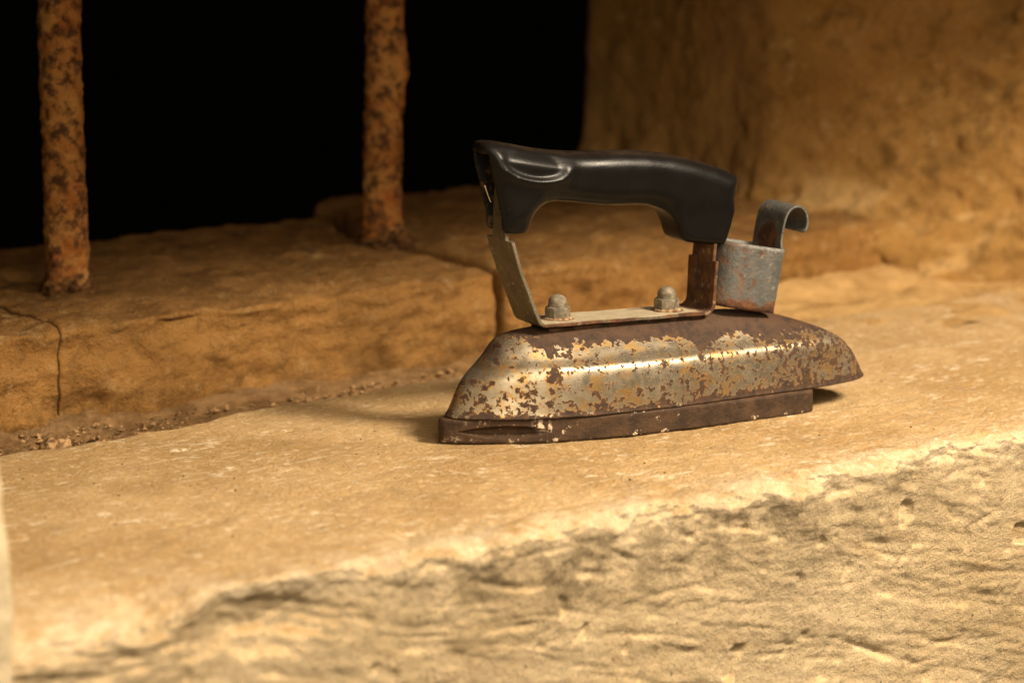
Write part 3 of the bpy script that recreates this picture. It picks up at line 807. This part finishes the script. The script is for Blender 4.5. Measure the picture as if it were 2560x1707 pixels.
# ---- handle by surface nets on a distance field
def handle():
    poly = np.array([(20.3, 145.0), (21.4, 138.5), (23.6, 129), (27.2, 114.5), (30.0, 104.5), (31.4, 102.3), (34.4, 101.2), (42.6, 101.0), (44.6, 102.2), (46.4, 105.4), (49.6, 110), (52.3, 112.6), (55.6, 114.5),
                     (61, 115.4), (68, 114.6), (77, 113.3), (91, 111.3), (100, 110.8), (107, 110.6), (114, 109.9), (119.3, 108.5), (123, 107), (125.8, 105.0), (128.2, 102.2), (129.8, 99), (131.2, 94.6), (132.5, 92.0), (135.4, 90.1),
                     (144, 88.6), (155.5, 87.0), (157.4, 87.4), (158.6, 89.0), (160.4, 94.0), (162.9, 101.8), (166.2, 112.5), (167.3, 117.0), (167.4, 119.5), (166.2, 121.8), (163, 123.6),
                     (154, 127.2), (143.5, 130.6), (127.3, 134.6), (112.5, 136.9), (100, 137.9), (91, 138.2), (82, 138.4), (73, 138.9), (64, 139.8), (55, 141.2), (46.6, 142.8), (38, 144.8), (30, 146.4), (25, 147.0), (21.6, 146.6)], float)
    h = 0.8
    ga = np.arange(18, 173, h); gb = np.arange(-16, 16.01, h); gc = np.arange(83, 152, h)
    A, Cc = np.meshgrid(ga, gc, indexing='ij'); P = np.stack([A.ravel(), Cc.ravel()], 1)
    d2 = np.full(len(P), 1e9); ins = np.zeros(len(P), bool)
    for i in range(len(poly)):
        a, b = poly[i], poly[(i + 1) % len(poly)]
        e = b - a; w = P - a; t = np.clip((w @ e) / (e @ e), 0, 1); q = w - t[:, None] * e
        d2 = np.minimum(d2, (q ** 2).sum(1))
        c = ((a[1] > P[:, 1]) != (b[1] > P[:, 1]))
        with np.errstate(divide='ignore', invalid='ignore'):
            xi = a[0] + (P[:, 1] - a[1]) * e[0] / e[1]
        ins ^= c & (P[:, 0] < xi)
    D = np.sqrt(d2) * np.where(ins, -1, 1); D = D.reshape(A.shape)
    # smooth the 2D field a little
    for _ in range(2):
        Dp = np.pad(D, 1, mode='edge'); D = (4 * D + Dp[2:, 1:-1] + Dp[:-2, 1:-1] + Dp[1:-1, 2:] + Dp[1:-1, :-2]) / 8
    leg = sstep(112, 103, Cc); frontm = sstep(34, 26, A)
    Rr = 9.2 * (1 - leg) + 3.6 * leg
    wd = interp([18, 30, 45, 62, 75, 95, 125, 150, 168, 173], [10.6, 11.8, 12.6, 12.2, 11.6, 12.4, 12.3, 12.0, 11.6, 11.5], A.ravel()).reshape(A.shape)
    wd = wd * (1 - leg) + (10.4 * (A < 90) + 11.2 * (A >= 90)) * leg
    Rr = np.minimum(Rr, wd - 0.6)
    # thumb rest: scooped panel with a raised lip below it
    ct, sn = math.cos(R(-10.8)), math.sin(R(-10.8))
    ux = ((A - 47) * ct + (Cc - 138) * sn) / 21.8; uz = -(A - 47) * sn + (Cc - 138) * ct
    E = np.sqrt(ux ** 2 + np.where(uz < 0, uz / 10.8, uz / 13.0) ** 2)
    e1 = 0.74 - 0.5 * sstep(-5, 5, uz); tt_ = np.clip((1.0 - E) / (1.0 - e1), 0, 1); scoop = 1.9 * tt_ * tt_ * (3 - 2 * tt_)
    lip = 0.5 * np.exp(-((E - 1.06) / 0.08) ** 2) * sstep(1.0, -4.0, uz) * sstep(1.06, 0.72, np.abs(ux))
    flarew = 1.8 * np.exp(-(np.clip(E - 1, 0, 9) / 0.35) ** 2) * sstep(2.0, -4.0, uz) * sstep(1.25, 0.8, np.abs(ux))
    B = gb[None, :, None]
    wide = wd + lip + flarew - scoop
    wide = wide[:, None, :]; R3 = Rr[:, None, :]; D3 = D[:, None, :]
    # along the scoop the edge rounding is tighter, so the top keeps its width
    R3 = np.minimum(R3, wide - 0.5)
    qx = np.maximum(D3 + R3, 0); qy = np.maximum(np.abs(B) - (wide - R3), 0)
    F = np.sqrt(qx ** 2 + qy ** 2) + np.minimum(np.maximum(D3 + R3, np.abs(B) - (wide - R3)), 0) - R3
    # hollow nose end: an open channel for the bracket
    fx = np.interp(Cc, [83, 102, 114.5, 129, 138.5, 145, 152], [32.5, 30.5, 27.2, 23.6, 21.4, 20.3, 19])
    ch = np.maximum(np.maximum(np.abs(B) - 7.3 + 0 * D3, (A - fx)[:, None, :] - 10.5), (Cc - 141.0)[:, None, :])
    k = 1.0; hh = np.clip(0.5 - 0.5 * (F + ch) / k, 0, 1)
    F = F * (1 - hh) + (-ch) * hh + k * hh * (1 - hh)
    # surface nets
    s = F < 0
    na, nb, nc = F.shape
    cnt = np.zeros((na - 1, nb - 1, nc - 1), int); acc = np.zeros((na - 1, nb - 1, nc - 1, 3)); ne = np.zeros((na - 1, nb - 1, nc - 1))
    cor = [(i, j, l) for i in (0, 1) for j in (0, 1) for l in (0, 1)]
    sl = lambda c: tuple(slice(c[k], (na, nb, nc)[k] - 1 + c[k]) for k in range(3))
    for c in cor: cnt += s[sl(c)]
    for c in cor:
        for ax in range(3):
            if c[ax]: continue
            c2 = list(c); c2[ax] = 1; c2 = tuple(c2)
            f0, f1 = F[sl(c)], F[sl(c2)]; x = (f0 < 0) != (f1 < 0)
            t = np.where(x, f0 / np.where(x, f0 - f1, 1), 0)
            for kx in range(3): acc[..., kx] += np.where(x, c[kx] + (t if kx == ax else 0), 0)
            ne += x
    act = (cnt > 0) & (cnt < 8); ids = -np.ones(act.shape, int); ids[act] = np.arange(act.sum())
    I = np.argwhere(act); V = I + acc[act] / ne[act][:, None]
    V = V * h + np.array([ga[0], gb[0], gc[0]])
    Fc = []
    for ax in range(3):
        o1, o2 = [(1, 2), (2, 0), (0, 1)][ax]
        slA = [slice(1, -1)] * 3; slA[ax] = slice(0, -1); slB = list(slA); slB[ax] = slice(1, None)
        x = s[tuple(slA)] != s[tuple(slB)]
        pos = np.argwhere(x)
        base = pos.copy(); base[:, o1] += 1; base[:, o2] += 1
        def vid(d1, d2):
            q = base.copy(); q[:, o1] -= d1; q[:, o2] -= d2; return ids[q[:, 0], q[:, 1], q[:, 2]]
        q = np.stack([vid(1, 1), vid(0, 1), vid(0, 0), vid(1, 0)], 1)
        sg = s[tuple(slA)][x]
        q = np.where(sg[:, None], q, q[:, ::-1]); Fc.append(q)
    Fc = np.concatenate(Fc); Fc = Fc[(Fc >= 0).all(1)]
    # light smoothing
    e = np.concatenate([Fc[:, [0, 1]], Fc[:, [1, 2]], Fc[:, [2, 3]], Fc[:, [3, 0]]])
    for it in range(5):
        sm = np.zeros_like(V); cn = np.zeros(len(V))
        np.add.at(sm, e[:, 0], V[e[:, 1]]); np.add.at(sm, e[:, 1], V[e[:, 0]]); np.add.at(cn, e[:, 0], 1); np.add.at(cn, e[:, 1], 1)
        lam = 0.5 if it % 2 == 0 else -0.42
        V = V + lam * (sm / cn[:, None] - V)
    hol = ((np.abs(V[:, 1]) < 7.6) & (V[:, 0] < np.interp(V[:, 2], [83, 102, 114.5, 129, 138.5, 145, 152], [32.5, 30.5, 27.2, 23.6, 21.4, 20.3, 19]) + 11.5) & (V[:, 2] < 142)).astype(float)
    return link_mesh('handle', V * MM, Fc, M_HANDLE, iron, True, {'hollow': hol})
hd = handle()

# ---- cord guard: D-shaped cup with a curled hook
def guard():
    g = empty('cord_guard', (0.1512, 0, 0.0568)); g.parent = iron
    g.rotation_euler = (0, R(11.0), 0)
    # cup wall (local mm: x 0..35, z 0..34), open top and bottom
    hw = 13.8; L = 34.5; H = 33.2
    out = []
    for k in range(0, 13): t = math.pi / 2 + math.pi * k / 12; out.append((11 + 11 * math.cos(t), hw * math.sin(t)))
    for k in range(1, 9): out.append((11 + (L - 12.2) * k / 8, -hw - 0.35 * math.sin(math.pi * k / 8)))
    out += [(L - 0.35, -hw + 0.35), (L, -hw + 1.2)]
    out += [(L, -hw + 1.2 + (2 * hw - 2.4) * k / 8) for k in range(1, 9)]
    out += [(L - 0.35, hw - 0.35)]
    for k in range(0, 9): out.append((L - 1.2 - (L - 12.2) * k / 8, hw))
    out = out[:-1]
    n = len(out); zs_ = np.linspace(0, H, 16); V = []
    for z in zs_:
        for (x, y) in out:
            top = 0
            V.append((x, y, z))
    idx = np.arange(n * len(zs_)).reshape(len(zs_), n); nx = np.roll(idx, -1, 1)
    F = [tuple(q) for q in np.stack([idx[:-1], nx[:-1], nx[1:], idx[1:]], -1).reshape(-1, 4)]
    cup = link_mesh('cup', np.array(V) * MM, F, M_GUARD, g)
    cup.data.set_sharp_from_angle(angle=R(50))
    so = cup.modifiers.new('thickness', 'SOLIDIFY'); so.thickness = 0.0011; so.offset = -1
    # hook: strip rising from the heel wall, curling over to the heel
    c, s_ = math.cos(R(11)), math.sin(R(11))
    def loc(a, z):      # iron mm -> guard local mm
        dx, dz = a - 151.2, z - 56.8; return (dx * c - dz * s_, dx * s_ + dz * c)
    pts = [(188.6, 78.5), (189.2, 84), (189.5, 88.3), (190.8, 94.9), (192.6, 100.3), (195.2, 103.2), (198.6, 104.3), (201.8, 103.4), (204.4, 100.4), (205.3, 96.0), (204.6, 92.6), (203.0, 90.8)]
    pts = np.array([loc(*q) for q in pts])
    t = np.linspace(0, 1, len(pts)); tt = np.linspace(0, 1, 44)
    # Catmull-Rom
    ex = np.concatenate([[2 * pts[0] - pts[1]], pts, [2 * pts[-1] - pts[-2]]])
    res = []
    for i in range(len(pts) - 1):
        p0, p1, p2, p3 = ex[i:i + 4]
        for k in range(4):
            q = k / 4; res.append(0.5 * ((2 * p1) + (-p0 + p2) * q + (2 * p0 - 5 * p1 + 4 * p2 - p3) * q * q + (-p0 + 3 * p1 - 3 * p2 + p3) * q ** 3))
    res.append(pts[-1]); res = np.array(res)
    hw2 = []
    zc = H
    for p in res:
        d = p[1] - zc
        hw2.append(12.9 if d > 6 else (12.9 + 0.75 * (1 - np.clip(d / 6, 0, 1)) ** 2))
    hw2 = np.array(hw2); hw2[-3:] *= [0.995, 0.97, 0.90]
    strip('hook', res, hw2, 1.2, M_GUARD, g, 0.25)
    return g
guard()

# ---- fibre caught in the hollow end of the handle
def fibre(name, pts, r, parent, mat):
    pts = np.array(pts, float); V, F = [], []; n = 6
    for i, p in enumerate(pts):
        rr = r * (1 - 0.6 * i / len(pts))
        for k in range(n):
            t = 2 * math.pi * k / n; V.append(p + rr * np.array([math.cos(t), math.sin(t), 0.2 * math.sin(t)]))
    for i in range(len(pts) - 1):
        for k in range(n): F.append((i * n + k, i * n + (k + 1) % n, (i + 1) * n + (k + 1) % n, (i + 1) * n + k))
    return link_mesh(name, np.array(V) * MM, F, mat, parent)
fibre('dry_fibre', [(26.8, 3.0, 124.5), (27.0, 1.5, 122.5), (27.3, 0.2, 120), (27.6, -0.6, 118.2), (28.0, -1.5, 116.8)], 0.28, hd, M_THREAD)
fibre('dry_fibre', [(26.9, 2.4, 124.6), (27.1, 1.7, 121.5), (27.6, 1.0, 119.5)], 0.18, hd, M_THREAD)

# ------------------------------------------------------------------ a pebble lying in the gutter
def pebble(x, y, z, r):
    bm = bmesh.new(); bmesh.ops.create_icosphere(bm, subdivisions=4, radius=1.0)
    V = np.array([v.co[:] for v in bm.verts]); F = [[v.index for v in f.verts] for f in bm.faces]; bm.free()
    V = V * (1 + 0.25 * fbm(V * 0.9, 801, 3))[:, None] * np.array([r * 1.3, r, r * 0.75])
    o = link_mesh('pebble', V, F, M_CRUMB); o.location = (x, y, z)
    return tag(o, 'small smooth tan pebble in the gutter beside the pale left wall', 'pebble')
pebble(-0.140, 0.130, -0.0055, 0.0068)

# ------------------------------------------------------------------ grit on the sill and in the gutter
def grains(name, n, fx, fz, smin, smax, mat, label, seed):
    rng = np.random.default_rng(seed)
    base = np.array([(1, 0, 0), (-1, 0, 0), (0, 1, 0), (0, -1, 0), (0, 0, 1), (0, 0, -1)], float)
    tri = [(0, 2, 4), (2, 1, 4), (1, 3, 4), (3, 0, 4), (2, 0, 5), (1, 2, 5), (3, 1, 5), (0, 3, 5)]
    V, F = [], []
    for k in range(n):
        x, y = fx(rng); s = smin + (smax - smin) * rng.random() ** 3
        b = base * (0.6 + 0.6 * rng.random((6, 1))) * s * np.array([1, 0.8, 0.6])
        a = rng.random() * 6.28; ca, sa = math.cos(a), math.sin(a)
        b = np.stack([b[:, 0] * ca - b[:, 1] * sa, b[:, 0] * sa + b[:, 1] * ca, b[:, 2]], 1)
        o = len(V); V += [tuple(q + np.array([x, y, fz(x, y) + s * 0.3])) for q in b]; F += [(t[0] + o, t[1] + o, t[2] + o) for t in tri]
    o = link_mesh(name, V, F, mat, None, False)
    return tag(o, label, 'grit', kind='stuff')
grains('pale_grit', 520, lambda r: (-0.25 + 0.8 * r.random(), -0.13 + 0.24 * r.random()), lambda x, y: 0.0, 0.0002, 0.0010, M_GRIT, 'tiny tan stone crumbs scattered over the sill top', 3)
grains('dark_grit', 110, lambda r: (-0.20 + 0.7 * r.random(), -0.13 + 0.22 * r.random()), lambda x, y: 0.0, 0.0002, 0.0011, M_GRIT_DARK, 'tiny dark specks scattered over the sill top', 4)
grains('gutter_debris', 2600, lambda r: (-0.30 + (0.9 * r.random() ** 1.8), 0.125 + 0.065 * r.random()), lambda x, y: -0.013 + 0.010 * max(0, min(1, (x - 0.25) / 0.17)), 0.0005, 0.0030, M_CRUMB, 'loose crumbs and dry debris lying along the gutter', 5)
